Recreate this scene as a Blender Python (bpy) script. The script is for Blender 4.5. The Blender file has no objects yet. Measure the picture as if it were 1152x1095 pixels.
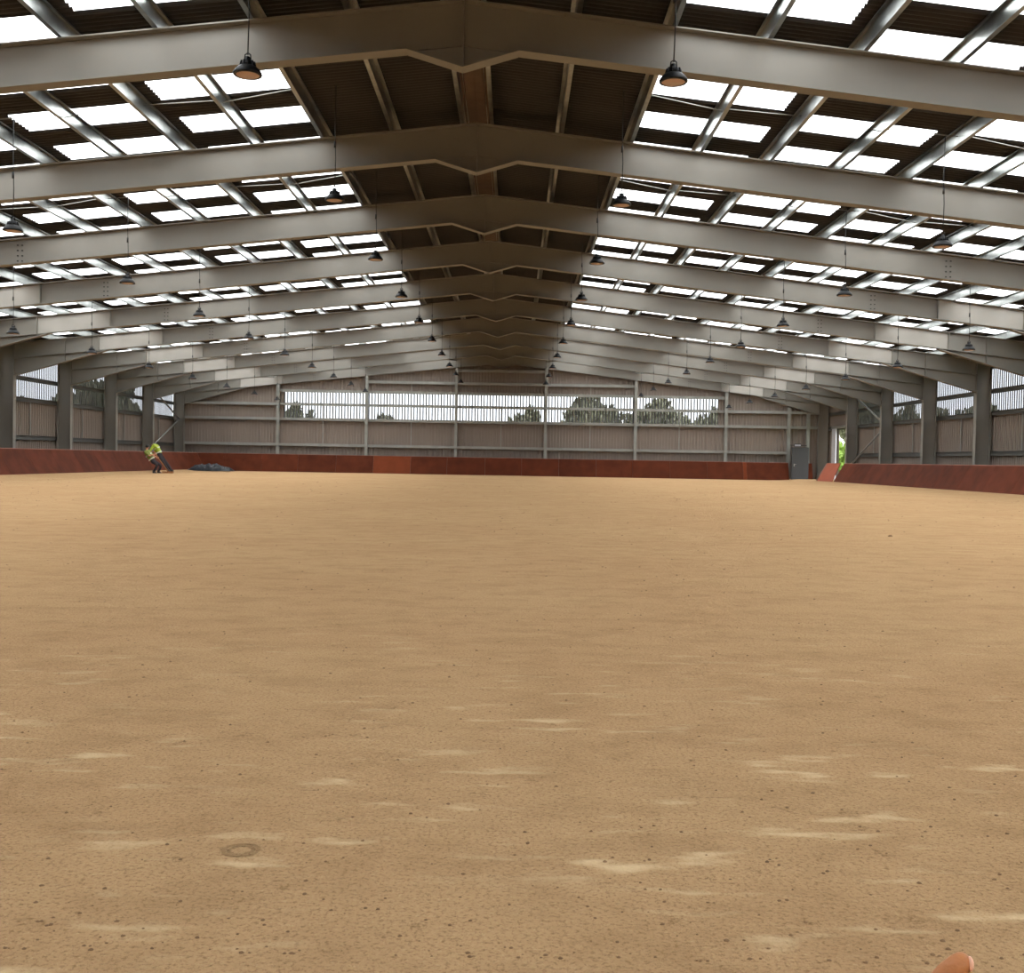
import bpy, math, random
from mathutils import Vector, Matrix, noise
random.seed(7)
C = bpy.context.scene.collection

# ------------------------------------------------------------------ camera
F_PX, CX, CH = 1200.0, 0.90, 1.039
YAW, PITCH, ROLL = -0.0015, -0.0250, 0.0174
D0 = 16.65                                   # distance of the nearest portal frame
def _axes():
    cy, sy, cp, sp = math.cos(YAW), math.sin(YAW), math.cos(PITCH), math.sin(PITCH)
    F = Vector((sy*cp, cy*cp, sp)); R = Vector((cy, -sy, 0)); U = R.cross(F)
    R2 = math.cos(ROLL)*R + math.sin(ROLL)*U; U2 = -math.sin(ROLL)*R + math.cos(ROLL)*U
    return F, R2, U2
cam_d = bpy.data.cameras.new('camera'); cam = bpy.data.objects.new('camera', cam_d); C.objects.link(cam)
cam_d.sensor_fit = 'HORIZONTAL'; cam_d.sensor_width = 36.0; cam_d.lens = 36.0*F_PX/1152.0
cam_d.clip_start = 0.02; cam_d.clip_end = 600
_F, _R, _U = _axes()
cam.matrix_world = Matrix(((_R.x, _U.x, -_F.x, CX), (_R.y, _U.y, -_F.y, 0), (_R.z, _U.z, -_F.z, CH), (0, 0, 0, 1)))
bpy.context.scene.camera = cam

# ------------------------------------------------------------------ sky: bright overcast (zenith three times the horizon)
w = bpy.data.worlds.new('overcast_sky'); bpy.context.scene.world = w; w.use_nodes = True
nt = w.node_tree; nt.nodes.clear()
g = nt.nodes.new('ShaderNodeTexCoord'); sx = nt.nodes.new('ShaderNodeSeparateXYZ')
nt.links.new(g.outputs['Generated'], sx.inputs[0])
mr = nt.nodes.new('ShaderNodeMapRange'); mr.inputs[1].default_value = 0; mr.inputs[2].default_value = 1
mr.inputs[3].default_value = 1/3; mr.inputs[4].default_value = 1.0
nt.links.new(sx.outputs['Z'], mr.inputs[0])
ml = nt.nodes.new('ShaderNodeMath'); ml.operation = 'MULTIPLY'; ml.inputs[1].default_value = 14.0
nt.links.new(mr.outputs[0], ml.inputs[0])
bg = nt.nodes.new('ShaderNodeBackground'); bg.inputs[0].default_value = (0.93, 0.97, 1.0, 1)
nt.links.new(ml.outputs[0], bg.inputs[1])
wo = nt.nodes.new('ShaderNodeOutputWorld'); nt.links.new(bg.outputs[0], wo.inputs[0])
vs = bpy.context.scene.view_settings
vs.view_transform = 'Standard'; vs.look = 'None'; vs.gamma = 1.0; vs.use_curve_mapping = False
vs.exposure = 0.0
bpy.context.scene.cycles.max_bounces = 7
bpy.context.scene.cycles.diffuse_bounces = 5
bpy.context.scene.cycles.transparent_max_bounces = 12

# ------------------------------------------------------------------ materials
def s2l(c): return tuple(((v/255)/12.92 if v/255 <= 0.04045 else ((v/255+0.055)/1.055)**2.4) for v in c)
def mat(name, rgb, rough=0.6, metal=0.0, var=0.0, vscale=3.0, bump=0.0, bscale=20.0, rnd=0.0, spec=0.5, lin=False):
    m = bpy.data.materials.new(name); m.use_nodes = True; n = m.node_tree.nodes; l = m.node_tree.links
    b = n['Principled BSDF']; col = rgb if lin else s2l(rgb)
    b.inputs['Base Color'].default_value = (*col, 1); b.inputs['Roughness'].default_value = rough
    b.inputs['Metallic'].default_value = metal; b.inputs['Specular IOR Level'].default_value = spec
    src = None
    if var or rnd:
        hs = n.new('ShaderNodeHueSaturation'); hs.inputs['Color'].default_value = (*col, 1)
        val = n.new('ShaderNodeMath'); val.operation = 'ADD'; val.inputs[0].default_value = 0; val.inputs[1].default_value = 1
        if var:
            t = n.new('ShaderNodeTexCoord'); nz = n.new('ShaderNodeTexNoise'); nz.inputs['Scale'].default_value = vscale
            nz.inputs['Detail'].default_value = 5; l.new(t.outputs['Object'], nz.inputs['Vector'])
            m1 = n.new('ShaderNodeMapRange'); m1.inputs[1].default_value = .3; m1.inputs[2].default_value = .7
            m1.inputs[3].default_value = -var; m1.inputs[4].default_value = var
            l.new(nz.outputs['Fac'], m1.inputs[0]); l.new(m1.outputs[0], val.inputs[0])
        out = val
        if rnd:
            oi = n.new('ShaderNodeObjectInfo'); m2 = n.new('ShaderNodeMapRange')
            m2.inputs[3].default_value = -rnd; m2.inputs[4].default_value = rnd
            l.new(oi.outputs['Random'], m2.inputs[0])
            out = n.new('ShaderNodeMath'); out.operation = 'ADD'; l.new(val.outputs[0], out.inputs[0]); l.new(m2.outputs[0], out.inputs[1])
        l.new(out.outputs[0], hs.inputs['Value']); l.new(hs.outputs[0], b.inputs['Base Color'])
    if bump:
        t = n.new('ShaderNodeTexCoord'); nz = n.new('ShaderNodeTexNoise'); nz.inputs['Scale'].default_value = bscale
        nz.inputs['Detail'].default_value = 4; l.new(t.outputs['Object'], nz.inputs['Vector'])
        bp = n.new('ShaderNodeBump'); bp.inputs['Strength'].default_value = bump; bp.inputs['Distance'].default_value = .02
        l.new(nz.outputs['Fac'], bp.inputs['Height']); l.new(bp.outputs[0], b.inputs['Normal'])
    return m
M = {}
M['steel'] = mat('grey_primed_steel', (115, 111, 103), .6, var=.05, vscale=1.2)
M['steel_light'] = mat('pale_primed_steel', (142, 137, 129), .6, var=.04, vscale=1.2)
M['galv'] = mat('galvanised_steel', (134, 134, 128), .45, metal=.3, var=.10, vscale=2.5)
M['galv_roof'] = mat('spangled_galvanised_purlin_steel', (140, 142, 138), .3, metal=1.0, var=.22, vscale=3.5)
M['galv_shaded'] = mat('shaded_galvanised_rail_steel', (84, 84, 80), .6, metal=.2, var=.10, vscale=2.5)  # galvanised steel darkened: shade on the side rails put into the colour
M['bolt'] = mat('dark_bolt', (50, 46, 42), .5, metal=.4)
M['sheet'] = mat('dark_fibre_cement', (40, 37, 34), .9, var=.12, vscale=1.5, rnd=0)
M['ridge'] = mat('brown_ridge_sheet', (88, 70, 56), .9, var=.15)
M['clad'] = mat('beige_profiled_cladding', (120, 108, 98), .65, var=.05, vscale=.5)
M['rib'] = mat('grey_cladding_rib', (66, 64, 64), .6)
M['ply'] = mat('red_brown_film_plywood', (78, 36, 20), .8, var=.22, vscale=1.6, rnd=.14, spec=.1)
M['ply_cap'] = mat('pale_board_edge', (140, 98, 82), .6, var=.1)
M['ply_doorlit'] = mat('doorlit_orange_plywood', (140, 66, 38), .8, var=.08)  # orange board lightened: light from the doorway put into the colour
M['black'] = mat('black_lamp_housing', (9, 9, 10), .5, spec=.25)
M['lens'] = mat('pinkish_lamp_lens', (196, 165, 146), .4)
M['cord'] = mat('black_cord', (22, 21, 20), .6)
M['door'] = mat('charcoal_steel_door', (46, 46, 47), .5, var=.05)
M['white'] = mat('white_painted_metal', (178, 176, 180), .5)
M['hivis'] = mat('fluorescent_yellow_fabric', (142, 158, 36), .8, var=.06, vscale=9)
M['band'] = mat('silver_reflective_tape', (196, 194, 176), .4)
M['hivis2'] = mat('dull_yellow_fabric', (112, 118, 42), .8, var=.1, vscale=9)
M['dark'] = mat('dark_trouser_fabric', (28, 20, 25), .85, var=.1, vscale=6)
M['boot'] = mat('dark_boot', (34, 28, 24), .6)
M['hair'] = mat('dark_hair', (36, 30, 24), .8)
M['skin'] = mat('skin', (186, 128, 98), .6, var=.05)
M['wood'] = mat('raw_orange_wood', (150, 100, 56), .7, var=.1, vscale=8)
M['tarp'] = mat('dark_blue_grey_plastic', (17, 19, 22), .35, spec=.35, var=.25, vscale=5)
M['grass'] = mat('meadow_grass', (66, 84, 26), .9, var=.25, vscale=.6)
M['leaf'] = mat('tree_leaves', (92, 90, 68), .8, var=.3, vscale=1.5, rnd=.15)
M['bark'] = mat('bark', (80, 66, 52), .9, var=.2)

def skylight_mat():
    m = bpy.data.materials.new('white_translucent_rooflight'); m.use_nodes = True; n = m.node_tree.nodes; l = m.node_tree.links
    n.clear(); o = n.new('ShaderNodeOutputMaterial'); t = n.new('ShaderNodeBsdfTranslucent'); d = n.new('ShaderNodeBsdfDiffuse')
    t.inputs[0].default_value = (.93, .93, .92, 1); d.inputs[0].default_value = (.8, .8, .8, 1)
    mx = n.new('ShaderNodeMixShader'); mx.inputs[0].default_value = .12
    l.new(t.outputs[0], mx.inputs[1]); l.new(d.outputs[0], mx.inputs[2]); l.new(mx.outputs[0], o.inputs[0]); return m
M['roofglass'] = skylight_mat()
def pane_mat(name, t_):
    m = bpy.data.materials.new(name); m.use_nodes = True; n = m.node_tree.nodes; l = m.node_tree.links
    n.clear(); o = n.new('ShaderNodeOutputMaterial'); t = n.new('ShaderNodeBsdfTransparent'); g = n.new('ShaderNodeBsdfGlossy')
    t.inputs[0].default_value = (t_, t_*1.01, t_*1.03, 1); g.inputs['Roughness'].default_value = .25; g.inputs[0].default_value = (.8, .8, .8, 1)
    mx = n.new('ShaderNodeMixShader'); mx.inputs[0].default_value = .05
    l.new(t.outputs[0], mx.inputs[1]); l.new(g.outputs[0], mx.inputs[2]); l.new(mx.outputs[0], o.inputs[0]); return m
M['pane'] = pane_mat('weathered_clear_sheet', .64)
M['pane_side'] = pane_mat('dusty_clear_sheet', .52)

def sand_mat():
    m = bpy.data.materials.new('arena_sand'); m.use_nodes = True; n = m.node_tree.nodes; l = m.node_tree.links
    b = n['Principled BSDF']; b.inputs['Roughness'].default_value = 1.0; b.inputs['Specular IOR Level'].default_value = 0.0
    tc = n.new('ShaderNodeTexCoord')
    def nz(scale, det=5, vec=None, rough=.6, stretch=None):
        x = n.new('ShaderNodeTexNoise'); x.inputs['Scale'].default_value = scale; x.inputs['Detail'].default_value = det; x.inputs['Roughness'].default_value = rough
        if stretch:
            mp = n.new('ShaderNodeMapping'); mp.inputs['Scale'].default_value = stretch[:3]
            if len(stretch) > 3: mp.inputs['Location'].default_value = (stretch[3], stretch[4], 0)
            l.new(tc.outputs['Object'], mp.inputs[0]); l.new(mp.outputs[0], x.inputs['Vector'])
        else: l.new(tc.outputs['Object'], x.inputs['Vector'])
        return x
    def rmp(src, a, bb, c=0, d=1):
        x = n.new('ShaderNodeMapRange'); x.inputs[1].default_value = a; x.inputs[2].default_value = bb; x.inputs[3].default_value = c; x.inputs[4].default_value = d
        x.interpolation_type = 'SMOOTHSTEP'; l.new(src, x.inputs[0]); return x.outputs[0]
    def mix(f, a, bb):
        x = n.new('ShaderNodeMix'); x.data_type = 'RGBA'
        if isinstance(f, float): x.inputs[0].default_value = f
        else: l.new(f, x.inputs[0])
        for i, v in ((6, a), (7, bb)):
            if isinstance(v, tuple): x.inputs[i].default_value = (*v, 1)
            else: l.new(v, x.inputs[i])
        return x.outputs[2]
    def mth(op, a, bb):
        x = n.new('ShaderNodeMath'); x.operation = op
        for i, v in ((0, a), (1, bb)):
            if isinstance(v, (int, float)): x.inputs[i].default_value = v
            else: l.new(v, x.inputs[i])
        return x.outputs[0]
    base = mix(rmp(nz(.35, 4).outputs['Fac'], .35, .65), s2l((170, 137, 101)), s2l((175, 143, 106)))
    # pale dry wind-smoothed patches lying across the hall, only where the surface was raked flat near the entrance
    patch = rmp(nz(1, 2.2, stretch=(2.4, 7.5, 1), rough=.66).outputs['Fac'], .54, .70)
    region = rmp(nz(.5, 2, stretch=(2.2, 2.6, 1, 3.1, 1.7)).outputs['Fac'], .42, .58, .15, 1)
    sy = n.new('ShaderNodeSeparateXYZ'); l.new(tc.outputs['Object'], sy.inputs[0])
    near = rmp(sy.outputs['Y'], 3.6, 7.5, 1, 0)
    pf = mth('MULTIPLY', mth('MULTIPLY', patch, region), near)
    c1 = mix(mth('MULTIPLY', pf, .75), base, s2l((194, 170, 134)))
    # coarse grains and dark crumbs
    gr = rmp(nz(80, 3, rough=.75).outputs['Fac'], .47, .70)
    inv = mth('SUBTRACT', 1, mth('MULTIPLY', pf, .8))
    c2 = mix(mth('MULTIPLY', mth('MULTIPLY', gr, .62), inv), c1, s2l((106, 78, 50)))
    lt = rmp(nz(64, 3, rough=.7, stretch=(64, 64, 64, 5, 9) if False else None).outputs['Fac'], .30, .44, 1, 0)
    c2 = mix(mth('MULTIPLY', lt, .35), c2, s2l((194, 168, 130)))
    cr = rmp(nz(26, 4, rough=.8).outputs['Fac'], .63, .72)
    c3 = mix(mth('MULTIPLY', mth('MULTIPLY', cr, .65), inv), c2, s2l((56, 38, 24)))
    far = rmp(nz(1, 6, stretch=(2.2, 3.2, 1), rough=.75).outputs['Fac'], .42, .66)
    c4 = mix(mth('MULTIPLY', far, .26), c3, s2l((116, 86, 56)))
    cf = rmp(nz(8, 6, rough=.85).outputs['Fac'], .57, .68)
    c5 = mix(mth('MULTIPLY', mth('MULTIPLY', cf, .45), inv), c4, s2l((84, 60, 38)))
    c6 = mix(mth('MULTIPLY', rmp(nz(13, 6, rough=.85).outputs['Fac'], .30, .42, 1, 0), .35), c5, s2l((192, 164, 124)))
    l.new(c6, b.inputs['Base Color'])
    h1 = mth('MULTIPLY', nz(22, 6, rough=.68).outputs['Fac'], inv)
    h2 = nz(5, 4).outputs['Fac']
    hh = mth('ADD', mth('MULTIPLY', h1, .75), mth('MULTIPLY', h2, .9))
    hh = mth('ADD', hh, mth('MULTIPLY', nz(70, 3).outputs['Fac'], .3))
    # a round pressed ring with a raised middle, left of centre near the entrance
    dv = n.new('ShaderNodeVectorMath'); dv.operation = 'DISTANCE'; dv.inputs[1].default_value = (.20, 2.78, 0); l.new(tc.outputs['Object'], dv.inputs[0])
    rg = rmp(mth('ABSOLUTE', mth('SUBTRACT', dv.outputs['Value'], .038), 0), 0, .014, 1, 0)
    hh = mth('SUBTRACT', hh, mth('MULTIPLY', rg, .9))
    bp = n.new('ShaderNodeBump'); bp.inputs['Strength'].default_value = 1.0; bp.inputs['Distance'].default_value = .045
    l.new(hh, bp.inputs['Height']); l.new(bp.outputs[0], b.inputs['Normal'])
    return m
M['sand'] = sand_mat()

# ------------------------------------------------------------------ mesh helpers
class MB:
    def __init__(s): s.v = []; s.f = []; s.smooth = []
    def add(s, vs, fs, sm=False):
        o = len(s.v); s.v += [tuple(v) for v in vs]; s.f += [tuple(i+o for i in f) for f in fs]; s.smooth += [sm]*len(fs); return s
    def box(s, a, b):
        (x0, y0, z0), (x1, y1, z1) = a, b
        return s.add([(x0,y0,z0),(x1,y0,z0),(x1,y1,z0),(x0,y1,z0),(x0,y0,z1),(x1,y0,z1),(x1,y1,z1),(x0,y1,z1)],
                     [(0,3,2,1),(4,5,6,7),(0,1,5,4),(1,2,6,5),(2,3,7,6),(3,0,4,7)])
    def prism(s, poly, y0, y1, axis='y'):
        n = len(poly)
        if axis == 'y': P = [(a, y0, b) for a, b in poly] + [(a, y1, b) for a, b in poly]
        elif axis == 'x': P = [(y0, a, b) for a, b in poly] + [(y1, a, b) for a, b in poly]
        else: P = [(a, b, y0) for a, b in poly] + [(a, b, y1) for a, b in poly]
        return s.add(P, [tuple(range(n)), tuple(range(2*n-1, n-1, -1))] + [(i, i+n, (i+1) % n+n, (i+1) % n) for i in range(n)])
    def tube(s, pts, r, seg=8, r2=None):
        pts = [Vector(p) for p in pts]; rings = []
        for i, p in enumerate(pts):
            d = (pts[min(i+1, len(pts)-1)]-pts[max(i-1, 0)]).normalized()
            a = d.orthogonal().normalized() if i == 0 else (rings_a - d*rings_a.dot(d)).normalized()
            rings_a = a; b = d.cross(a)
            rr = r if r2 is None else r+(r2-r)*i/(len(pts)-1)
            rings.append([p+(a*math.cos(t)+b*math.sin(t))*rr for t in [2*math.pi*k/seg for k in range(seg)]])
        vs = [v for R in rings for v in R]; fs = []
        for i in range(len(pts)-1):
            for k in range(seg):
                fs.append((i*seg+k, i*seg+(k+1) % seg, (i+1)*seg+(k+1) % seg, (i+1)*seg+k))
        fs.append(tuple(range(seg-1, -1, -1))); fs.append(tuple(range((len(pts)-1)*seg, len(pts)*seg)))
        return s.add(vs, fs, True)
    def lathe(s, prof, seg=20, c=(0, 0, 0)):
        vs = [(c[0]+r*math.cos(2*math.pi*k/seg), c[1]+r*math.sin(2*math.pi*k/seg), c[2]+z) for r, z in prof for k in range(seg)]
        fs = [(i*seg+k, i*seg+(k+1) % seg, (i+1)*seg+(k+1) % seg, (i+1)*seg+k) for i in range(len(prof)-1) for k in range(seg)]
        fs += [tuple(range(seg-1, -1, -1)), tuple(range((len(prof)-1)*seg, len(prof)*seg))]
        return s.add(vs, fs, True)
    def mesh(s, name, m):
        me = bpy.data.meshes.new(name); me.from_pydata(s.v, [], s.f); me.validate()
        if len(me.polygons) == len(s.smooth): me.polygons.foreach_set('use_smooth', s.smooth)
        me.materials.append(m); me.update()
        return me
    def build(s, name, m, parent=None, fix=False):
        me = s.mesh(name, m)
        if fix:
            import bmesh
            bm = bmesh.new(); bm.from_mesh(me); bmesh.ops.recalc_face_normals(bm, faces=bm.faces); bm.to_mesh(me); bm.free()
        return link(name, me, parent)
def link(name, me, parent=None, loc=None):
    o = bpy.data.objects.new(name, me); C.objects.link(o)
    if parent: o.parent = parent
    if loc: o.location = loc
    return o
def tag(o, label, cat, group=None):
    o['label'] = label; o['category'] = cat
    if group: o['group'] = group
    return o
def struct(o): o['kind'] = 'structure'; return o
def empty(name, loc=(0, 0, 0), rz=0):
    o = bpy.data.objects.new(name, None); C.objects.link(o); o.location = loc; o.rotation_euler.z = rz; o.empty_display_size = .2; return o
def copy_tree(o, parent=None):
    c = o.copy(); C.objects.link(c)
    if parent: c.parent = parent
    for ch in list(o.children): copy_tree(ch, c)
    return c
ORD = ['first', 'second', 'third', 'fourth', 'fifth', 'sixth', 'seventh', 'eighth', 'ninth', 'tenth', 'eleventh', 'twelfth', 'thirteenth', 'fourteenth', 'fifteenth']

# ------------------------------------------------------------------ building dimensions
BAY = 6.0; NF = 10                              # frames seen
YE = D0 + 9*BAY                                 # last frame, at the end wall
YB = D0 - 8*BAY                                 # end of the hall behind the camera
ZT, SL = 8.09, 0.1111                           # top of rafters at the ridge, roof slope
XC, XO = 20.97, 21.62                           # column inner and outer faces
RD = 0.68                                       # rafter depth
def zt(x): return ZT - SL*abs(x)
PX = [0.27+1.47*n for n in range(15)]
fy = lambda k: D0 + BAY*k

# ------------------------------------------------------------------ floor
def floor():
    mb = MB()
    xs = [-22, -19.5, -19.2, -18.8, -18.3, -17.6] + [-17+i*.85 for i in range(1, 40)] + [17.6, 18.3, 18.8, 19.2, 19.5, 22]
    ys = [YB-.3+i*2 for i in range(80) if YB-.3+i*2 < YE+.5] + [YE+.5]
    def z(x, y):
        a = abs(x); return .10*max(0, min(1, (a-17.8)/1.6))**2
    nx = len(xs); V = [(x, y, z(x, y)) for y in ys for x in xs]
    mb.add(V, [(j*nx+i, j*nx+i+1, (j+1)*nx+i+1, (j+1)*nx+i) for j in range(len(ys)-1) for i in range(nx-1)], True)
    struct(mb.build('floor', M['sand']))
floor()

# ------------------------------------------------------------------ roof: corrugated dark sheets with staggered rooflights
XR = [0.0]                                      # x rows of the sheet grid (horizontal distance from ridge)
BANDS = []
for b in range(6):
    a = PX[2+2*b]+.05; c = (PX[4+2*b] if b < 5 else PX[13]+.15) - (.28 if b < 5 else 0)
    BANDS.append((a, c)); XR += [a, c]
XR.append(21.95)
PITCHC = 1.0/7; SAMP = 6; AMP = .026
Y0S = D0+.112*6 - 52                            # a sheet joint (joints every metre)
def zroof(x): return ZT+.29-SL*abs(x)
def is_white(b, i):                              # i = sheet number counted from Y0S
    k = i - 52
    return (k + b) % 2 == 0 and b >= 0
nsheet = int((YE+.4-Y0S)) + 1
# phase check: b=0 is white on [.427,.593] of a bay, i.e. k = 2
def corr(y): return AMP*math.sin(2*math.pi*(y-Y0S)/PITCHC)
def ceiling():
    mb = MB(); ny = nsheet*7*SAMP
    for s in (-1, 1):
        o = len(mb.v)
        for j in range(ny+1):
            y = Y0S+j*PITCHC/SAMP; cz = corr(y)
            for x in XR: mb.v.append((s*x, y, zroof(x)+cz))
        nr = len(XR)
        for j in range(ny):
            sh = j//(7*SAMP)
            for r in range(nr-1):
                if r % 2 == 1 and is_white(r//2, sh): continue
                q = (o+j*nr+r, o+j*nr+r+1, o+(j+1)*nr+r+1, o+(j+1)*nr+r)
                mb.f.append(q); mb.smooth.append(True)
    struct(mb.build('ceiling', M['sheet']))
ceiling()
wn = 0
pm = {}
for s in (-1, 1):
    for b in range(6):
        a, c = BANDS[b]; a -= .03; c += .1
        key = (s, round(c-a, 3))
        if key not in pm:
            mb = MB(); n = 7*SAMP
            for j in range(n+1):
                y = j*PITCHC/SAMP
                for x in (0, c-a): mb.v.append((s*x, y, -SL*x+AMP*math.sin(2*math.pi*y/PITCHC)+.012))
            for j in range(n): mb.f.append((2*j, 2*j+1, 2*j+3, 2*j+2)); mb.smooth.append(True)
            pm[key] = mb.mesh('rooflight', M['roofglass'])
        for i in range(nsheet):
            if is_white(b, i):
                wn += 1; struct(link('window_%d' % wn, pm[key], None, (s*a, Y0S+i, zroof(a))))
mb = MB(); mb.prism([(-.26, zroof(.26)-.035), (0, zroof(0)-.035), (.26, zroof(.26)-.035), (.26, zroof(.26)-.05), (0, zroof(0)-.05), (-.26, zroof(.26)-.05)], YB, YE+.3)
struct(mb.build('trim_1', M['ridge'], fix=True))

# ------------------------------------------------------------------ portal frames
FW = .14
def make_frame():
    root = empty('portal_frame')
    for s in (-1, 1):
        def P(poly): return [(s*x, z) for x, z in poly]
        r = MB(); t = .022
        r.prism(P([(0, zt(0)-t), (XO, zt(XO)-t), (XO, zt(XO)-RD+t), (0, zt(0)-RD+t)]), -.007, .007)
        r.prism(P([(0, zt(0)), (XO, zt(XO)), (XO, zt(XO)-t), (0, zt(0)-t)]), -FW, FW)
        r.prism(P([(.86, zt(.86)-RD+t), (XC, zt(XC)-RD+t), (XC, zt(XC)-RD), (.86, zt(.86)-RD)]), -FW, FW)
        r.prism(P([(0, zt(0)-RD+t), (.86, zt(.86)-RD+t), (.86, zt(.86)-RD), (0, zt(0)-RD)]), -.035, .035)
        r.build('rafter', M['steel'], root, fix=True)
        a = MB(); zb = zt(.86)-RD; tip = ZT-1.04
        a.prism(P([(0, zt(0)-RD), (.86, zb), (0, tip+t)]), -.007, .007)
        a.prism(P([(0, tip), (.86, zb-t*.2), (.86, zb+t), (0, tip+t*1.2)]), -FW, FW)
        a.build('apex_haunch', M['steel'], root, fix=True)
        h = MB(); hx0 = 16.9; hz = zt(hx0)-RD; hz1 = 4.37
        h.prism(P([(hx0, hz), (XC, zt(XC)-RD), (XC, hz1)]), -.007, .007)
        h.prism(P([(hx0, hz), (XC, hz1), (XC, hz1-t*1.3), (hx0, hz-t*1.3)]), -FW, FW)
        h.build('eaves_haunch', M['steel'], root, fix=True)
        c = MB()
        c.prism(P([(XC+t, 0), (XO-t, 0), (XO-t, zt(XO)-RD+.04), (XC+t, zt(XC)-RD+.04)]), -.009, .009)
        c.prism(P([(XC, 0), (XC+t*1.3, 0), (XC+t*1.3, zt(XC)-t), (XC, zt(XC)-t)]), -FW, FW)
        c.prism(P([(XO-t, 0), (XO, 0), (XO, zt(XO)-t), (XO-t, zt(XO)-t)]), -FW, FW)
        c.build('column', M['steel'], root, fix=True)
        g_ = MB()                                   # the paler fabricated length between two end plates
        g_.prism(P([(14.52, zt(14.52)-t*1.2), (17.28, zt(17.28)-t*1.2), (17.28, zt(17.28)-RD+t*1.2), (14.52, zt(14.52)-RD+t*1.2)]), -.014, .014)
        g_.build('web_plate', M['steel_light'], root, fix=True)
        for x in (14.5, 17.3, 18.75):
            q = MB(); zb2 = zt(x)-RD if x < 17 else zt(x)-RD-(x-16.9)/(XC-16.9)*(zt(XC)-RD-hz1)
            q.prism(P([(x-.012, zt(x)-t), (x+.012, zt(x)-t), (x+.012, zb2), (x-.012, zb2)]), -.10, .10)
            q.build('stiffener', M['steel'], root, fix=True)
        for dz in (.17, .31, .45, .59):
            for dx in (-.06, .06):
                q = MB(); q.box((s*12.4+dx-.02, -.03, zt(12.4)-dz-.016), (s*12.4+dx+.02, .03, zt(12.4)-dz+.016)); q.build('bolt', M['bolt'], root)
    q = MB(); q.box((-.014, -.12, ZT-1.02), (.014, .12, ZT-.02)); q.build('apex_plate', M['steel'], root)
    return root
fr0 = make_frame()
flab = ['grey steel portal frame nearest the camera, widest beam across the top of the picture',
        'grey steel portal frame second from the camera, just behind the nearest beam',
        'grey steel portal frame third from the camera', 'grey steel portal frame fourth from the camera',
        'grey steel portal frame fifth from the camera', 'grey steel portal frame sixth from the camera, its columns at both picture edges',
        'grey steel portal frame seventh from the camera', 'grey steel portal frame third from the end wall, eighth from the camera',
        'grey steel portal frame last but one before the end wall', 'grey steel portal frame standing against the far end wall']
for k in range(NF):
    o = fr0 if k == 0 else copy_tree(fr0)
    o.location = (0, fy(k), 0); tag(o, flab[k], 'portal frame', 'portal frames along the hall')

# ------------------------------------------------------------------ purlins, sag rods, wind bracing
for s in (-1, 1):
    for n, x in enumerate(PX):
        mb = MB(); z = zt(x); sx_ = s
        pts = [(x, z+.004), (x+.082, z+.004), (x+.082, z+.03), (x+.074, z+.03), (x+.074, z+.012), (x+.008, z+.012), (x+.008, z+.258), (x-.07, z+.258), (x-.07, z+.235), (x-.063, z+.235), (x-.063, z+.25), (x, z+.25)]
        mb.prism([(s*a, b) for a, b in pts], YB, YE+.2)
        o = mb.build('roof_purlin', M['galv_roof'], fix=True)
        side = 'left' if s < 0 else 'right'
        lab = ('galvanised roof purlin closest to the ridge on the %s slope' % side) if n == 0 else ('galvanised roof purlin along the eaves above the %s wall' % side) if n == 14 \
            else 'galvanised roof purlin, %s from the ridge down the %s slope' % (ORD[n], side)
        tag(o, lab, 'purlin', 'roof purlins')
    for k in range(0, NF):
        y = fy(k-.5)+.35; mb = MB()
        for n in range(2, 14):
            x0, x1 = PX[n], PX[n+1]; a, b = (.15, .06) if n % 2 == 0 else (.06, .15)
            mb.tube([(s*x0, y, zt(x0)+a), (s*x1, y+.12, zt(x1)+b)], .009, 5)
        bay = 'before the nearest frame' if k == 0 else 'just past the %s frame' % (ORD[k-1] if k > 1 else 'nearest')
        tag(mb.build('sag_rod_line', M['galv']), 'thin sag rods crossing the %s slope purlins %s' % ('left' if s < 0 else 'right', bay), 'sag rods', 'sag rods between the purlins')
    mb = MB(); xs = [3.0, 6.0, 9.0, 12.0, 15.0, 18.0]
    root = empty('roof_brace', (0, 0, 0))
    for i in range(5):
        a = (s*xs[i], YE-.18 if i % 2 == 0 else YE-5.8, zt(xs[i])-.2); b = (s*xs[i+1], YE-5.8 if i % 2 == 0 else YE-.18, zt(xs[i+1])-.2)
        t = MB(); t.tube([a, b], .045, 8); t.build('brace_tube', M['galv'], root)
    tag(root, 'pale zigzag wind bracing tubes under the %s slope beside the end wall' % ('left' if s < 0 else 'right'), 'wind bracing', 'roof wind bracing')

# ------------------------------------------------------------------ walls
# profiled cladding: trapezoidal ribs, 0.2 m pitch; openings are left for the clear sheets
def prof(u):                                   # depth of the profile at position u (0..1 of a pitch)
    return 0.0 if u < .5 else .034
def cladding(mb, u0, u1, segs, place, nrm):
    """segs(u)-> list of (z0,z1); place(u, d, z)-> point; sheet with square-ish ribs"""
    n = int(round((u1-u0)/.2)); P = [(0, 0), (.45, 0), (.52, .034), (.93, .034)]
    us = []
    for i in range(n):
        for a, d in P: us.append((u0+(i+a)*.2, d))
    us.append((u0+n*.2, 0))
    for i in range(len(us)-1):
        (ua, da), (ub, db) = us[i], us[i+1]
        for (z0, z1) in segs((ua+ub)/2):
            za = z1(ua) if callable(z1) else z1; zb = z1(ub) if callable(z1) else z1
            mb.add([place(ua, da, z0), place(ub, db, z0), place(ub, db, zb), place(ua, da, za)], [(0, 1, 2, 3)])
GZ0, GZ1, GX = 3.50, 5.28, 14.4
YW = YE+.30
mb = MB()
def seg_end(u): return [(0, GZ0), (GZ1, lambda x: zroof(x)-.03)] if abs(u) < GX else [(0, lambda x: zroof(x)-.03)]
cladding(mb, -21.8, 21.8, seg_end, lambda u, d, z: (u, YW+d, z), None)
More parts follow.
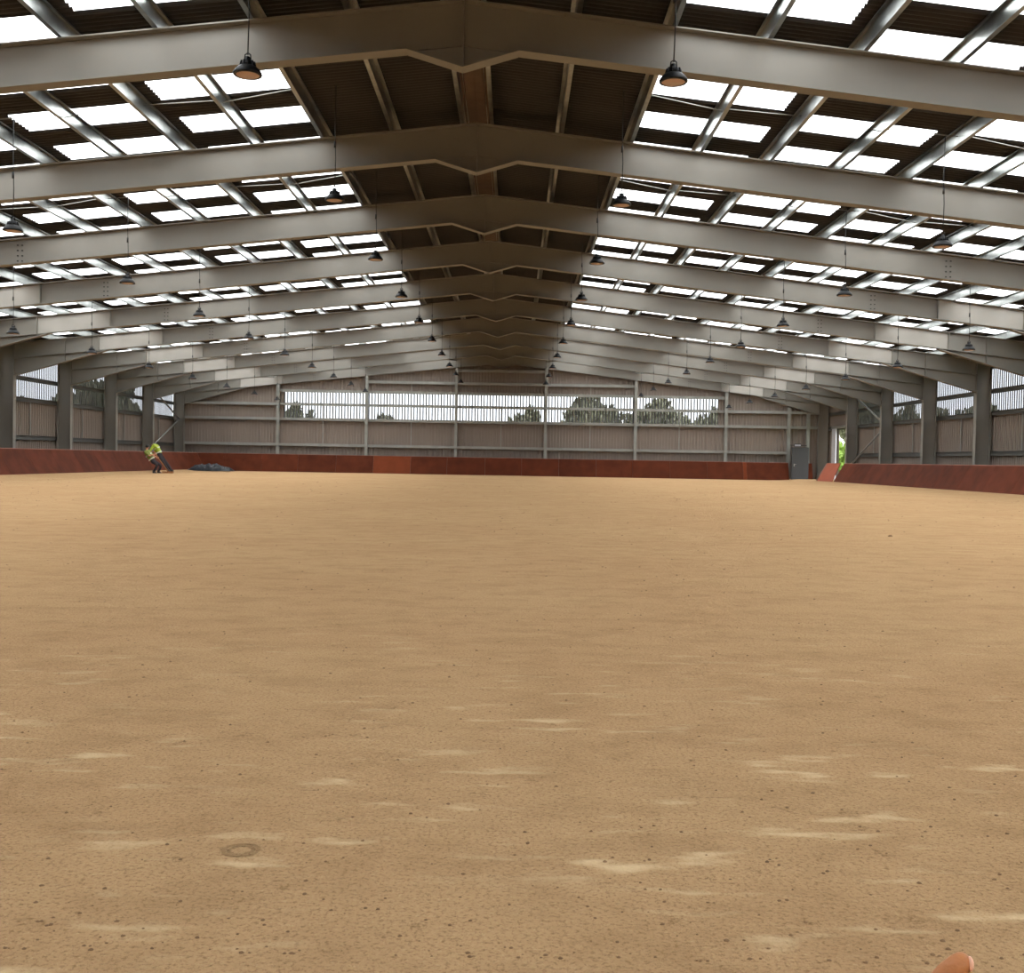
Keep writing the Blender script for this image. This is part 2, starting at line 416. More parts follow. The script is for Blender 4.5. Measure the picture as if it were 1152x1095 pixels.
struct(mb.build('wall_far', M['clad']))
mb = MB(); mb.prism([(-21.8, 0), (21.8, 0), (21.8, zroof(21.8)), (0, zroof(0)), (-21.8, zroof(21.8))], YB-.1, YB-.05)
struct(mb.build('wall_near', M['clad'], fix=True))
XW = 21.72; SZ0, SZ1 = 3.42, 5.50
OP0, OP1 = 65.15, 68.55                         # door opening in the right wall
for s, nm in ((-1, 'wall_left'), (1, 'wall_right')):
    mb = MB(); top = zroof(XW)-.03
    def seg_side(u, s=s):
        r = [(0, SZ0)] if not (s > 0 and OP0 < u < OP1) else []
        if not (s > 0 and u > OP0-.5):
            if (u-D0) < 0 or u > YE+.1: r.append((SZ0, SZ1))
        else: r.append((SZ0, SZ1))
        r.append((SZ1, top)); return r
    u0 = YB
    cladding(mb, u0, u0+round((YW-u0)/.2)*.2, seg_side, lambda u, d, z, s=s: (s*(XW+d), u, z), None)
    struct(mb.build(nm, M['clad']))
# clear bands: ribbed weathered sheets, one window per bay
wid = wn
def rib_window(name, pts_fn, u0, u1, z0, z1, dep=.036, hw=.04, pm_='pane'):
    global wid
    wid += 1; n = int(round((u1-u0)/.2)); fr = MB(); pn = MB()
    for i in range(n+1):
        u = u0+i*.2
        a = pts_fn(u-hw, .038-dep); b = pts_fn(min(u+hw, u1+.03), .038)
        lo = [min(a[j], b[j]) for j in range(2)]; hi = [max(a[j], b[j]) for j in range(2)]
        fr.box((lo[0], lo[1], z0), (hi[0], hi[1], z1))
    a = pts_fn(u0, .04); b = pts_fn(u1, .046)
    pn.box((min(a[0], b[0]), min(a[1], b[1]), z0), (max(a[0], b[0]), max(a[1], b[1]), z1))
    o = struct(fr.build('window_%d' % wid, M['rib'])); pn.build('pane', M[pm_], o)
PXS = [-14.4, -8.8, -2.95, 2.95, 8.8, 14.4]
for i in range(5):
    rib_window('w', lambda u, d: (u, YW+d), PXS[i], PXS[i+1], GZ0, GZ1)
for s in (-1, 1):
    for k in range(0, 9):
        if s > 0 and k == 8: continue
        rib_window('w', lambda u, d, s=s: (s*(XW+d), u), fy(k), fy(k)+6-.001, SZ0, SZ1, .013, .042, 'pane_side')

# end wall posts and rails
YP0, YP1 = YE+.04, YE+.26
posts = [-14.75, -8.9, -2.98, 2.95, 8.88, 14.85]
plab = ['leftmost', 'second from left', 'third from left', 'third from right', 'second from right', 'rightmost']
def ipost(name, x, top):
    mb = MB(); mb.box((x-.09, YP0-.24, 0), (x+.09, YP0-.22, top)); mb.box((x-.09, YP0-.02, 0), (x+.09, YP0, top)); mb.box((x-.006, YP0-.22, 0), (x+.006, YP0-.02, top))
    return mb.build(name, M['galv'])
for x, lb in zip(posts, plab):
    tag(ipost('gable_post', x, zt(x)-RD-.02), 'tall pale end wall post, %s of the six evenly spaced ones' % lb, 'post', 'end wall posts')
tag(ipost('gable_post', 19.0, zt(19)-RD-.5), 'galvanised post at the left edge of the dark door', 'post', 'end wall posts')
tag(ipost('gable_post', 20.28, zt(20.3)-RD-.75), 'galvanised post at the right edge of the dark door', 'post', 'end wall posts')
def rail_x(x0, x1, z, label, sag=()):
    y0 = YP0+.012; mb = MB()
    mb.prism([(y0, z-.09), (y0+.07, z-.09), (y0+.07, z-.08), (y0+.01, z-.08), (y0+.01, z+.08), (y0+.2, z+.08), (y0+.2, z+.09), (y0, z+.09)], x0, x1, 'x')
    r = mb.build('wall_rail', M['galv'], fix=True)
    for sx_, za, zb in sag:
        t = MB(); t.box((sx_-.03, YP0+.02, za), (sx_+.03, YP0+.04, zb)); t.build('sag_bar', M['galv'], r)
    return tag(r, label, 'rail', 'horizontal rails of the end wall')
rail_x(-21.5, 19.0, 1.80, 'lowest galvanised rail across the end wall, just above the red board', [(x, 1.9, 3.4) for x in (-11.8, -5.95, 5.9, 11.8)] + [(0, 1.89, 3.41)])
rail_x(-21.5, 21.5, 3.50, 'galvanised rail along the bottom of the clear strip in the end wall', [(x, 3.59, 4.4) for x in (5.9, 11.8, -11.8, -5.95, 0)])
rail_x(-21.5, 21.5, 4.48, 'galvanised rail through the middle of the clear strip in the end wall')
rail_x(-14.9, 14.9, 5.36, 'galvanised rail along the top of the clear strip in the end wall', [(-5.95, 5.45, 5.95), (5.9, 5.45, 5.95)])
rail_x(-8.95, 8.95, 6.03, 'galvanised rail above the clear strip, under the ridge on the end wall')
rail_x(-3.0, 3.0, 6.88, 'short topmost rail between the two middle posts of the end wall')

# side wall rails
for s in (-1, 1):
    for z, lb in ((1.68, 'lowest galvanised rail, above the red board'), (3.42, 'galvanised rail under the clear strip'), (4.38, 'galvanised rail through the middle of the clear strip'), (5.45, 'galvanised rail along the top of the clear strip')):
        mb = MB(); x0 = XW-.03
        y1 = OP0 if s > 0 and z < 3 else YE
        a, b = sorted((s*x0, s*(x0-.012))); mb.box((a, YB, z-.1), (b, y1, z+.1))
        a, b = sorted((s*(x0-.012), s*(x0-.09))); mb.box((a, YB, z+.088), (b, y1, z+.1)); mb.box((a, YB, z-.1), (b, y1, z-.092))
        r = mb.build('wall_rail', M['galv_shaded'])
        if z < 2:
            for k in range(3, 8 if s > 0 else 9):
                t = MB(); a, b = sorted((s*(x0-.015), s*(x0-.04))); t.box((a, fy(k)+3.02, 1.78), (b, fy(k)+3.1, 3.32)); t.build('sag_bar', M['galv'], r)
        tag(r, '%s of the %s wall' % (lb, 'left' if s < 0 else 'right'), 'rail', 'horizontal rails of the side walls')
# wall bracing
def brace(pts_list, label):
    root = empty('wall_brace')
    for a, b in pts_list:
        t = MB(); t.tube([a, b], .05, 8); t.build('brace_tube', M['galv'], root)
    tag(root, label, 'wall bracing', 'wall bracing')
brace([((21.3, fy(7)+.2, 3.2), (21.3, fy(8)-.1, 1.15)), ((21.3, fy(7)+.2, 3.35), (21.3, fy(8)-.1, 5.3))], 'galvanised bracing tubes meeting at a column, in the right wall near the door opening')
brace([((-21.3, fy(8)+.2, 1.3), (-21.3, fy(9)-.15, 3.3)), ((-21.3, fy(8)+.2, 5.2), (-21.3, fy(9)-.15, 3.4))], 'galvanised bracing tubes in the last bay of the left wall above the workers')

# ------------------------------------------------------------------ kickboards
BH = 1.14
def board(name, label, quads, rails):
    root = empty(name)
    for q, m in quads:
        mb = MB(); n = (q[1]-q[0]).cross(q[3]-q[0]).normalized()*.02
        mb.add([v-n for v in q]+[v+n for v in q], [(0, 3, 2, 1), (4, 5, 6, 7), (0, 1, 5, 4), (1, 2, 6, 5), (2, 3, 7, 6), (3, 0, 4, 7)])
        mb.build('board_panel', m, root, fix=True)
    for a, b in rails:
        mb = MB(); d = (b-a).normalized(); sd = d.cross(Vector((0, 0, 1)))*.03
        mb.add([a-sd, a+sd, a+sd+Vector((0, 0, .03)), a-sd+Vector((0, 0, .03)), b-sd, b+sd, b+sd+Vector((0, 0, .03)), b-sd+Vector((0, 0, .03))],
               [(0, 1, 2, 3), (7, 6, 5, 4), (0, 4, 5, 1), (1, 5, 6, 2), (2, 6, 7, 3), (3, 7, 4, 0)])
        mb.build('top_edge', M['ply_cap'], root, fix=True)
    tag(root, label, 'kickboard', 'red-brown kickboards round the arena')
    return root
V = Vector
XB0, XB1 = 19.35, 20.0
YB0, YB1 = YE-.75, YE-.38
def side(s, y0, y1, w=2.44):
    q = []; y = y1; g = .006
    while y > y0:
        ya = max(y-w, y0)
        q.append(([V((s*XB0, y-g, 0)), V((s*XB0, ya+g, 0)), V((s*XB1, ya+g, BH)), V((s*XB1, (YB1 if s < 0 and y == y1 else y)-g, BH))], M['ply'])); y = ya
    return q
board('kickboard', 'long red-brown leaning board along the foot of the left wall', side(-1, 12, YB0-.02), [(V((-XB1, 12, BH)), V((-XB1, YB1, BH)))])
board('kickboard', 'long red-brown leaning board along the foot of the right wall', side(1, 12, 61.7), [(V((XB1, 12, BH)), V((XB1, 61.7, BH)))])
q = []; x = -XB0; lastx = 18.95
PALE = mat('paler_film_plywood', (104, 50, 28), .8, var=.12, vscale=1.6, spec=.1)
i = 0
xs = [-XB0, -18.2, -15.7, -13.3, -10.8, -8.35, -5.9, -3.5, -1.0, 1.4, 3.85, 6.3, 8.7, 11.15, 13.6, 15.95, 16.2, 18.95]
for a, b in zip(xs[:-1], xs[1:]):
    m = PALE if (a == -8.35 or a == -5.9-.0 and False or b-a < .3) else M['ply']
    q.append(([V((a+.006, YB0, 0)), V((b-.006, YB0, 0)), V((b-.006, YB1, BH)), V((a+.006 if a > -19 else -XB1+.03, YB1, BH))], m))
for a, b in ((20.12, 20.5),):
    q.append(([V((a, YB0, 0)), V((b, YB0, 0)), V((b, YB1, BH)), V((a, YB1, BH))], M['ply']))
board('kickboard', 'red-brown board across the foot of the far end wall', q, [(V((-XB1, YB1, BH)), V((18.95, YB1, BH)))])
# loose panel by the opening, doorway light painted into its colour
mb = MB(); qd = [V((19.35, 61.95, 0.02)), V((19.28, 64.75, 0.02)), V((19.98, 64.9, 1.16)), V((20.02, 62.5, 1.16))]
n = (qd[1]-qd[0]).cross(qd[3]-qd[0]).normalized()*.018
mb.add([v-n for v in qd]+[v+n for v in qd], [(0, 3, 2, 1), (4, 5, 6, 7), (0, 1, 5, 4), (1, 2, 6, 5), (2, 3, 7, 6), (3, 0, 4, 7)])
gt = empty('gate_panel'); mb.build('board', M['ply_doorlit'], gt, fix=True)
mb = MB(); mb.tube([qd[1]+V((-.03, .03, 0)), qd[2]+V((-.03, .03, 0))], .035, 6); mb.build('edge_batten', M['ply_cap'], gt)
tag(gt, 'orange plywood panel, doorway light in its colour, leaning at the right wall opening', 'gate')

# ------------------------------------------------------------------ door, sign, door opening
mb = MB(); mb.box((19.10, YB0-.16, 0), (20.08, YB0-.10, 2.12))
d = struct(mb.build('door_1', M['door']))
mb = MB(); mb.box((19.04, YB0-.17, 0), (19.10, YB0-.05, 2.18)); mb.box((20.08, YB0-.17, 0), (20.14, YB0-.05, 2.18)); mb.box((19.10, YB0-.17, 2.12), (20.08, YB0-.05, 2.18)); mb.build('door_frame', M['door'], d)
mb = MB(); mb.tube([(19.2, YB0-.21, .95), (19.2, YB0-.21, 1.07), (19.32, YB0-.21, 1.07)], .014, 6); mb.box((19.17, YB0-.2, .93), (19.23, YB0-.16, 1.1)); mb.build('door_handle', M['galv'], d)
mb = MB(); mb.box((19.4, YE-.235, 2.26), (19.78, YE-.205, 2.38)); sg = mb.build('wall_sign', M['white'])
mb = MB(); mb.box((19.36, YE-.205, 2.22), (19.82, YE-.18, 2.42)); mb.box((19.0, YE-.19, 2.3), (20.2, YE-.185, 2.34)); mb.build('backplate', M['door'], sg)
tag(sg, 'small white sign above the dark door in the end wall', 'sign')
mb = MB(); mb.box((21.50, 68.5, 0), (21.56, 69.35, 3.5))
struct(mb.build('trim_2', M['white']))
mb = MB(); mb.box((21.45, OP0-.1, 3.4), (21.7, 69.4, 3.55)); struct(mb.build('trim_3', M['galv']))

# ------------------------------------------------------------------ pendant lamps
def make_lamp():
    root = empty('pendant_lamp')
    mb = MB(); mb.tube([(0, 0, .26), (.012, 0, .8), (-.008, .01, 1.35), (0, 0, 2.18)], .009, 6); mb.tube([(-.004, 0, 1.0), (-.004, 0, 1.12)], .022, 8); mb.build('cord', M['cord'], root)
    mb = MB(); mb.lathe([(.015, .24), (.03, .23), (.035, .19), (.07, .18), (.085, .15), (.09, .11), (.05, .10)], 16)
    for k in range(10):
        a = k*math.pi/5; c, s = math.cos(a), math.sin(a)
        mb.add([(c*.05-s*.006, s*.05+c*.006, .10), (c*.05+s*.006, s*.05-c*.006, .10), (c*.115+s*.006, s*.115-c*.006, .10), (c*.115-s*.006, s*.115+c*.006, .10),
                (c*.05-s*.006, s*.05+c*.006, .175), (c*.05+s*.006, s*.05-c*.006, .175), (c*.095+s*.006, s*.095-c*.006, .175), (c*.095-s*.006, s*.095+c*.006, .175)],
               [(0, 3, 2, 1), (4, 5, 6, 7), (0, 1, 5, 4), (1, 2, 6, 5), (2, 3, 7, 6), (3, 0, 4, 7)])
    mb.build('heat_sink', M['black'], root)
    mb = MB(); mb.lathe([(.09, .115), (.115, .105), (.155, .07), (.182, .03), (.186, .012), (.18, 0), (.150, -.003), (.150, .015), (.11, .08)], 28); mb.build('shade', M['black'], root)
    mb = MB(); mb.lathe([(.001, .010), (.151, .010), (.151, .001), (.001, -.001)], 28); mb.build('lamp_lens', M['lens'], root)
    mb = MB(); mb.tube([(-.04, 0, .20), (-.036, 0, .26), (0, 0, .285), (.036, 0, .26), (.04, 0, .20)], .009, 6); mb.build('hanging_bracket', M['black'], root)
    return root
lamp0 = make_lamp(); first = True
rows = [(2.72, 0, 0, 'inner'), (8.82, 0, 1, 'middle'), (14.45, 0, 3, 'outer')]
for s in (-1, 1):
    for x, z, k0, rn in rows:
        for k in range(k0, 10):
            if k == 0 and rn != 'inner': continue
            y = fy(k-.5)+(.1 if k == 0 else .7)
            o = lamp0 if first else copy_tree(lamp0); first = False
            # hang from the purlin/roof above: stretch nothing, cord length fits each row
            o.location = (s*x+.13, y, zroof(x)-2.185)
            tag(o, 'black dish pendant lamp, %s from the camera in the %s row %s of the ridge' % ('nearest' if k == k0 else 'farthest' if k == 9 else ORD[k-k0], rn, 'left' if s < 0 else 'right'), 'lamp', 'pendant lamps under the roof')

# ------------------------------------------------------------------ dark heap in the far left corner
def heap():
    mb = MB(); nx, ny = 44, 16; L, Wd = 2.75, 1.3
    for j in range(ny+1):
        for i in range(nx+1):
            u, v = i/nx*2-1, j/ny*2-1
            e = max(0, 1-abs(u)**3)*max(0, 1-abs(v)**2.4)
            n1 = noise.noise(Vector((u*4.2, v*2.3, 1.7))); n2 = noise.noise(Vector((u*12, v*7, 4.1)))
            mb.v.append((u*L/2, v*Wd/2, max(.0, e**.5*(.30+.16*n1+.10*n2+.10*math.cos(u*2.4+.3))) if e > 0 else 0))
    o = len(mb.v)
    mb.f = [(j*(nx+1)+i, j*(nx+1)+i+1, (j+1)*(nx+1)+i+1, (j+1)*(nx+1)+i) for j in range(ny) for i in range(nx)]; mb.smooth = [False]*len(mb.f)
    ob = mb.build('plastic_sheet_heap', M['tarp']); ob.location = (-17.95, 66.3, 0.03)
    tag(ob, 'dark crumpled plastic sheeting heaped on the sand in the far left corner', 'plastic sheeting')
heap()

# ------------------------------------------------------------------ people
def skinned(name, verts, edges, radii, m, parent, sub=2, root_i=0):
    me = bpy.data.meshes.new(name); me.from_pydata([Vector(v) for v in verts], edges, []); me.update()
    o = bpy.data.objects.new(name, me); C.objects.link(o)
    me.materials.append(m)
    sk = o.modifiers.new('skin', 'SKIN'); sk.use_smooth_shade = True
    ly = me.skin_vertices[0].data if len(me.skin_vertices) else None
    if ly is None:
        bpy.context.view_layer.objects.active = o
        ly = me.skin_vertices.new().data if hasattr(me.skin_vertices, 'new') else me.skin_vertices[0].data
    for i, r in enumerate(radii):
        ly[i].radius = (r, r) if not isinstance(r, tuple) else r
        ly[i].use_root = (i == root_i)
    sb = o.modifiers.new('sub', 'SUBSURF'); sb.levels = sub; sb.render_levels = sub
    o.parent = parent
    return o
def ellipsoid(mb, c, r, seg=16, rings=10, rot=None):
    vs = []; c = Vector(c)
    for i in range(rings+1):
        th = math.pi*i/rings
        for k in range(seg):
            p = Vector((r[0]*math.sin(th)*math.cos(2*math.pi*k/seg), r[1]*math.sin(th)*math.sin(2*math.pi*k/seg), r[2]*math.cos(th)))
            if rot: p = rot @ p
            vs.append(c+p)
    mb.add(vs, [(i*seg+k, (i+1)*seg+k, (i+1)*seg+(k+1) % seg, i*seg+(k+1) % seg) for i in range(rings) for k in range(seg)], True)

def person(loc, J, label, top, stripe_m, trousers):
    root = empty('person', loc)
    P = {k: Vector(v) for k, v in J.items()}
    # body: one continuous skin surface
    order = ['pelvis', 'waist', 'chest', 'neck', 'headb', 'headm', 'headt', 'shL', 'elL', 'wrL', 'haL', 'shR', 'elR', 'wrR', 'haR', 'hipL', 'knL', 'anL', 'toL', 'hipR', 'knR', 'anR', 'toR']
    P['headb'] = P['neck']+(P['head']-P['neck'])*.5; P['headm'] = P['head']; P['headt'] = P['head']+(P['head']-P['neck']).normalized()*.09
    for S in 'LR':
        P['ha'+S] = P['wr'+S]+(P['wr'+S]-P['el'+S]).normalized()*.08
        P['to'+S] = P['an'+S]+Vector(J['toe'])*.17+Vector((0, 0, -.05))
    idx = {n: i for i, n in enumerate(order)}
    ed = [('pelvis', 'waist'), ('waist', 'chest'), ('chest', 'neck'), ('neck', 'headb'), ('headb', 'headm'), ('headm', 'headt')]
    for S in 'LR': ed += [('chest', 'sh'+S), ('sh'+S, 'el'+S), ('el'+S, 'wr'+S), ('wr'+S, 'ha'+S), ('pelvis', 'hip'+S), ('hip'+S, 'kn'+S), ('kn'+S, 'an'+S), ('an'+S, 'to'+S)]
    rad = dict(pelvis=.11, waist=.09, chest=.10, neck=.05, headb=.07, headm=.09, headt=.06)
    for S in 'LR': rad.update({'sh'+S: .05, 'el'+S: .045, 'wr'+S: .028, 'ha'+S: .034, 'hip'+S: .07, 'kn'+S: .058, 'an'+S: .04, 'to'+S: .035})
    skinned('body', [P[n] for n in order], [(idx[a], idx[b]) for a, b in ed], [rad[n] for n in order], M['skin'], root)
    # trousers
    od = ['pelvis', 'hipL', 'knL', 'anL', 'hipR', 'knR', 'anR', 'waist']; ix = {n: i for i, n in enumerate(od)}
    skinned('trousers', [P[n] for n in od], [(ix[a], ix[b]) for a, b in (('pelvis', 'hipL'), ('hipL', 'knL'), ('knL', 'anL'), ('pelvis', 'hipR'), ('hipR', 'knR'), ('knR', 'anR'), ('pelvis', 'waist'))], [.155, .11, .085, .065, .11, .085, .065, .11], trousers, root)
    # jacket or vest with sleeves
    od = ['pelvis', 'waist', 'chest', 'neck', 'shL', 'elL', 'shR', 'elR']; ix = {n: i for i, n in enumerate(od)}
    PP = dict(P); PP['pelvis'] = P['pelvis']+(P['waist']-P['pelvis'])*-.12; PP['neck'] = P['chest']+(P['neck']-P['chest'])*.95
    skinned('jacket', [PP[n] for n in od], [(ix[a], ix[b]) for a, b in (('pelvis', 'waist'), ('waist', 'chest'), ('chest', 'neck'), ('chest', 'shL'), ('shL', 'elL'), ('chest', 'shR'), ('shR', 'elR'))], [.165, .16, .18, .10, .095, .065, .095, .065], top, root)
    # reflective bands round the torso
    for t in (.25, .8):
        c = P['pelvis']+(P['chest']-P['pelvis'])*t; d = (P['chest']-P['pelvis']).normalized()
        a = d.orthogonal().normalized(); b = d.cross(a); mb = MB(); vs = []
        for hh in (-.03, .03):
            for k in range(20):
                an = 2*math.pi*k/20; vs.append(c+d*hh+(a*math.cos(an)+b*math.sin(an))*(.168+.01*t))
        mb.add(vs, [(k, (k+1) % 20, 20+(k+1) % 20, 20+k) for k in range(20)], True); mb.build('reflective_band', stripe_m, root)
    # hair cap, face
    up = (P['head']-P['neck']).normalized(); fw = Vector(J['face']); fw = (fw-up*fw.dot(up)).normalized(); rt = up.cross(fw)
    R = Matrix((rt, fw, up)).transposed()
    mb = MB(); ellipsoid(mb, P['head']+up*.035-fw*.02, (.088, .10, .105), rot=R); mb.build('hair', M['hair'], root)
    mb = MB(); ellipsoid(mb, P['head']-up*.01+fw*.088, (.012, .02, .022), 8, 6, R); mb.build('nose', M['skin'], root)
    for e in (-1, 1):
        mb = MB(); ellipsoid(mb, P['head']+up*.015+fw*.082+rt*e*.03, (.012, .007, .007), 8, 6, R); mb.build('eye', M['hair'], root)
        mb = MB(); ellipsoid(mb, P['head']-up*.005+rt*e*.088, (.012, .02, .03), 8, 6, R); mb.build('ear', M['skin'], root)
    mb = MB(); ellipsoid(mb, P['head']-up*.05+fw*.078, (.022, .006, .006), 8, 6, R); mb.build('mouth', M['wood'], root)
    for S in 'LR':   # fingers curled round the held thing
        w_, h_ = P['wr'+S], P['ha'+S]; d = (h_-w_).normalized(); a = d.orthogonal().normalized(); b = d.cross(a)
        for k in range(4):
            base = h_+a*(.028*(k-1.5)/1.5); L_ = (.030, .034, .032, .025)[k]
            mb = MB(); mb.tube([base-d*.01, base+d*L_, base+d*(L_+.012)+b*.022, base+d*(L_-.006)+b*.042], .009, 6, .007); mb.build('finger', M['skin'], root)
        base = w_+d*.035+a*.034; mb = MB(); mb.tube([base, base+a*.018+b*.02+d*.012, base+a*.008+b*.045+d*.025], .010, 6, .008); mb.build('thumb', M['skin'], root)
        an = P['an'+S]; f = Vector(J['toe']).normalized(); q_ = f.cross(Vector((0, 0, 1))); mb = MB()
        vs = []
        for (l0, wd, h0, h1) in ((-.07, .04, -.075, .10), (.02, .048, -.075, .09), (.10, .052, -.075, .0), (.19, .034, -.075, -.04)):
            for ww, zz in ((-wd, h0), (wd, h0), (wd*.8, h1), (-wd*.8, h1)): vs.append(an+f*l0+q_*ww+Vector((0, 0, zz)))
        fs = [(0, 3, 2, 1), (12, 13, 14, 15)] + [(4*i_+k, 4*i_+(k+1) % 4, 4*i_+4+(k+1) % 4, 4*i_+4+k) for i_ in range(3) for k in range(4)]
        mb.add(vs, fs, True); mb.build('boot', M['boot'], root, fix=True)
    tag(root, label, 'person', 'workers by the left wall')
    return root
FZ = .0
person((-17.72, 57.8, .0), dict(pelvis=(-.60, .05, 1.0), waist=(-.68, .05, 1.18), chest=(-.80, .04, 1.42), neck=(-.93, .14, 1.50), head=(-1.05, .24, 1.44),
    shL=(-.88, -.15, 1.46), elL=(-1.02, -.30, 1.16), wrL=(-.88, -.34, .96), shR=(-.82, .24, 1.46), elR=(-.98, .36, 1.14), wrR=(-.88, .36, .92),
    hipL=(-.56, -.06, .90), knL=(-.30, -.14, .50), anL=(-.04, -.16, .085), hipR=(-.56, .16, .90), knR=(-.26, .22, .50), anR=(.02, .24, .085),
    toe=(-1, -.1, 0), face=(-.8, .1, -.6)), 'person in a bright yellow hi-vis top and dark trousers leaning over beside the left board', M['hivis'], M['band'], M['dark'])
person((-17.95, 56.4, .0), dict(pelvis=(-.24, 0, .66), waist=(-.36, 0, .80), chest=(-.52, -.02, 1.04), neck=(-.58, -.02, 1.24), head=(-.55, .0, 1.39),
    shL=(-.56, -.20, 1.10), elL=(-.36, -.30, .92), wrL=(-.14, -.26, .98), shR=(-.50, .17, 1.12), elR=(-.30, .22, .92), wrR=(-.08, .14, .84),
    hipL=(-.20, -.09, .60), knL=(.06, -.22, .44), anL=(-.12, -.20, .085), hipR=(-.20, .10, .60), knR=(.14, .12, .42), anR=(.02, .10, .085),
    toe=(1, -.25, 0), face=(.25, .9, -.35)), 'person crouching in a dull yellow striped vest in front of the brighter yellow worker', M['hivis2'], M['band'], M['dark'])
mb = MB(); a = V((-18.13, 56.35, 1.12)); b = V((-17.5, 56.85, .06))
mb.tube([a, b], .024, 8); rk = mb.build('wooden_rake', M['wood'])
mb = MB(); mb.box((-17.85, 56.83, .0), (-17.28, 56.89, .10)); mb.build('rake_head', M['wood'], rk)
tag(rk, 'rake with an orange wooden handle slanting to the sand between the workers', 'rake')

# ------------------------------------------------------------------ hand at the bottom right corner
def hand():
    root = empty('hand')
    def at(px, py, d): # point along the view through a pixel of the photograph
        return Vector((CX, 0, CH))+(_F+_R*((px-576)/F_PX)-_U*((py-547.5)/F_PX))*d
    tip = at(1082, 1081, .60); k1 = at(1068, 1100, .605); k2 = at(1040, 1140, .61); kn = at(1004, 1200, .60)
    pal = at(990, 1262, .57); wr = at(1000, 1345, .53); fa = at(1090, 1620, .40)
    rr, uu = _R, _U
    tip2 = at(1089, 1074, .60); mid = at(1081, 1084, .60)
    vs = [wr, pal, kn, k2, k1, mid, fa, tip2]; ed = [(0, 1), (1, 2), (2, 3), (3, 4), (4, 5), (0, 6), (5, 7)]
    rd = [(.027, .02), (.034, .018), .0125, .0110, .0092, .0070, .036, .0040]
    # three curled fingers and the thumb, rooted in the palm
    for j in range(3):
        b0 = kn+rr*(.021*(j+1))-uu*(.004*j)+_F*.0; b1 = b0+uu*(.022-.003*j)+_F*.028; b2 = b1-uu*.022+_F*.012-_R*0; b3 = b2-uu*.014-_F*.016
        o = len(vs); vs += [b0, b1, b2, b3]; rd += [.0105, .0092, .0085, .007]; ed += [(1, o), (o, o+1), (o+1, o+2), (o+2, o+3)]
    o = len(vs); t0 = pal-rr*.028+uu*.0; t1 = t0-rr*.018+uu*.028+_F*.006; t2 = t1+uu*.02+rr*.012+_F*.012
    vs += [t0, t1, t2]; rd += [.0135, .0105, .008]; ed += [(1, o), (o, o+1), (o+1, o+2)]
    skinned('skin', vs, ed, rd, mat('warm_skin', (172, 108, 58), .55, var=.08, vscale=30, bump=.15, bscale=300), root, 3)
    nl = MB(); R = Matrix((rr, _F, uu)).transposed()
    c = mid+rr*.0042+uu*.0008-_F*.0026
    ellipsoid(nl, c, (.0016, .0034, .0042), 10, 8, R); nl.build('fingernail', mat('nail', (222, 168, 140), .35), root)
    sl = MB(); d = (fa-wr); sl.tube([wr+d*.35, wr+d*.7, fa+d*.25], .043, 16, .055); sl.build('sleeve', mat('navy_sleeve', (40, 44, 56), .85), root)
    tag(root, 'tan fingertip poking up into the bottom right corner of the picture', 'hand')
hand()

# ------------------------------------------------------------------ outside
mb = MB(); mb.box((-160, -60, -.35), (160, 260, -.06)); struct(mb.build('lawn', M['grass']))
def tree_mesh(seed, n=3400):
    rnd = random.Random(seed); mb = MB(); blobs = [(rnd.uniform(-.55, .55), rnd.uniform(-.55, .55), rnd.uniform(.35, .85), rnd.uniform(.28, .45)) for _ in range(9)]
    blobs.append((0, 0, .6, .5))
    for _ in range(n):
        bx, by, bz, br = rnd.choice(blobs)
        d = Vector((rnd.gauss(0, 1), rnd.gauss(0, 1), rnd.gauss(0, 1))).normalized()*br*(rnd.random()**.4)
        c = Vector((bx, by, bz))+Vector((d.x, d.y, d.z*.6)); c.z = max(.06, c.z)
        a = Vector((rnd.gauss(0, 1), rnd.gauss(0, 1), rnd.gauss(0, 1))).normalized(); b = a.orthogonal().normalized(); sz = rnd.uniform(.05, .085)
        e = a.cross(b)
        mb.add([c-b*sz, c-e*sz*.6, c+b*sz, c+e*sz*.6], [(0, 1, 2, 3)])
    return mb
tm = [tree_mesh(11), tree_mesh(23), tree_mesh(31)]
tmesh = [t.mesh('foliage', M['leaf']) for t in tm]
trunk = MB(); trunk.tube([(0, 0, -.02), (.02, 0, .3), (0, .02, .65)], .045, 8, .02)
trm = trunk.mesh('trunk', M['bark'])
def tree(x, y, w_, h_, i, label):
    r = empty('tree', (x, y, -.07), i*1.3)
    f = link('foliage', tmesh[i % 3], r); f.scale = (w_, w_, h_)
    t = link('trunk', trm, r); t.scale = (w_*.6, w_*.6, h_)
    tag(r, label, 'tree', 'trees outside the hall')
far = [(-19.6, 100, 2.2, 6.0, 'small grey-green tree beyond the left end of the clear strip in the end wall'),
       (-11.2, 100, 1.6, 5.5, 'low tree hump beyond the clear strip, left of the second post'),
       (1.0, 100, 2.3, 6.1, 'rounded tree seen low through the middle of the clear strip'),
       (7.4, 101, 4.4, 7.3, 'broad tree just right of the fourth end wall post'),
       (12.6, 104, 4.0, 6.5, 'tree beyond the clear strip left of the second post from the right'),
       (17.2, 112, 5.2, 7.5, 'tree beyond the clear strip right of the second post from the right'),
       (20.3, 100, 3.1, 6.3, 'tree beyond the right end of the clear strip in the end wall'),
       (36.6, 112, 4.2, 10.5, 'dark tree beyond the open doorway in the right wall')]
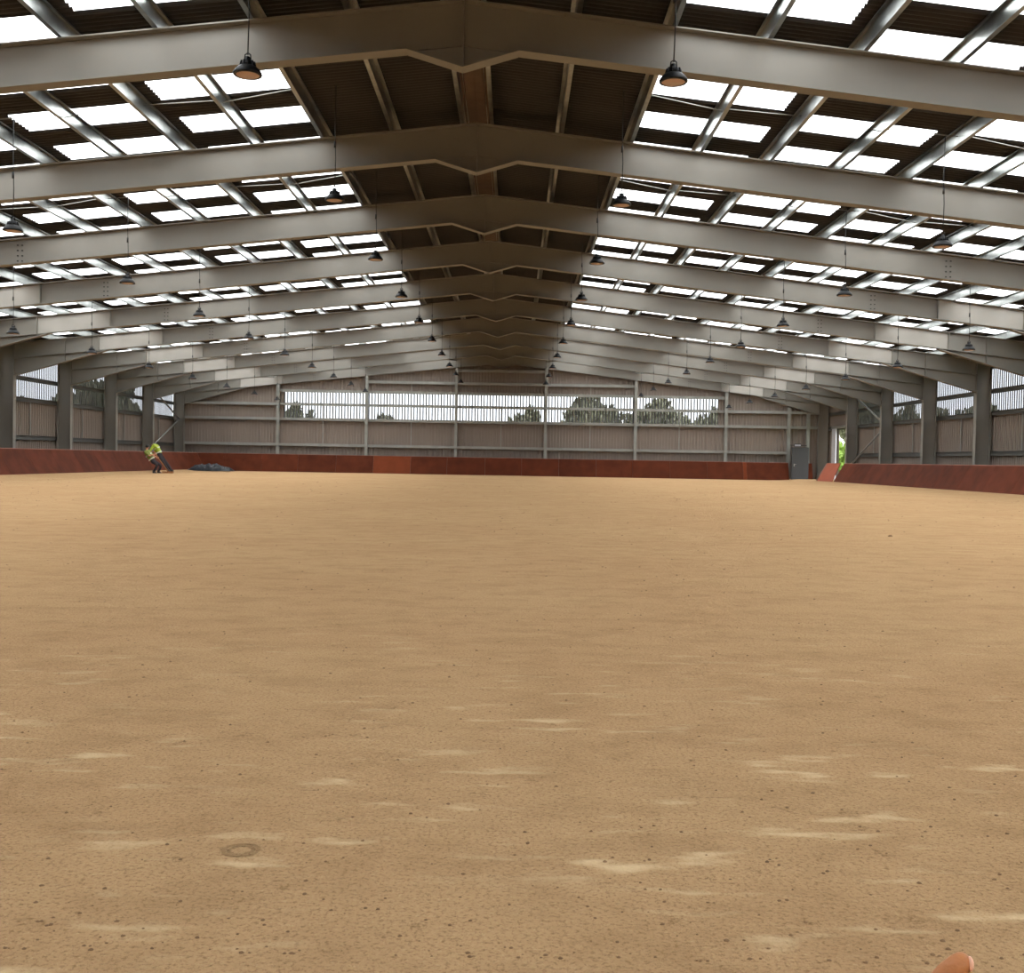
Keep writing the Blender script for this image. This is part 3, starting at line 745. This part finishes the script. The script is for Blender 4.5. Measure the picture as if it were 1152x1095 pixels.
for i, (x, y, ww, hh, lb) in enumerate(far): tree(x, y, ww, hh, i, lb)
sidet = [(-49.8, 110, 3.2, 7.0, 'tree outside the left wall, low in the clear strip nearest the left picture edge'),
         (-42.2, 108, 4.2, 9.6, 'tall dense tree outside the left wall behind the second visible bay'),
         (-45.6, 127, 2.4, 8.0, 'slim tree outside the left wall behind the third visible bay'),
         (47.2, 110, 3.4, 7.9, 'rounded tree outside the right wall, in the second clear strip from the right edge'),
         (47.6, 126, 3.4, 8.4, 'tree outside the right wall, in the third clear strip from the right edge')]
for i, (x, y, ww, hh, lb) in enumerate(sidet): tree(x, y, ww, hh, i+1, lb)
M['bright_leaf'] = mat('bright_green_leaves', (96, 118, 34), .8, var=.2, vscale=2)  # brighter green leaf colour for the bush
sh = link('hedge', tm[1].mesh('hedge', M['bright_leaf']), None, (32.2, 101.0, -1.32)); sh.scale = (3.4, 2.4, 5.2)
tag(sh, 'bright green bush seen through the open doorway in the right wall', 'bush')

def clods():
    rnd = random.Random(5); mb = MB()
    spots = [(6.5, 15.8, .032)]
    for _ in range(1300):
        y = 2.2+42*rnd.random()**2.2; x = .9+rnd.uniform(-.52, .52)*y; spots.append((x, y, rnd.uniform(.0014, .0040)*(1+y*.11)))
    for x, y, r in spots:
        if abs(x) > 18.5: continue
        vs = []; a0 = rnd.random()*6
        for i, (rr, z) in enumerate(((1, -.2), (.85, .45), (.3, .8))):
            for k in range(6):
                q = r*rr*rnd.uniform(.65, 1.25); vs.append((x+q*1.3*math.cos(a0+k*1.047), y+q*math.sin(a0+k*1.047), max(-.01, r*z*rnd.uniform(.7, 1.2))))
        mb.add(vs, [(i*6+k, i*6+(k+1) % 6, i*6+6+(k+1) % 6, i*6+6+k) for i in range(2) for k in range(6)]+[tuple(range(12, 18))], True)
    o = mb.build('sand_crumbs', mat('damp_sand_crumb', (112, 84, 56), .95, var=.2, vscale=2)); o['kind'] = 'stuff'
    tag(o, 'small dark damp crumbs scattered over the arena sand', 'sand crumbs')
clods()
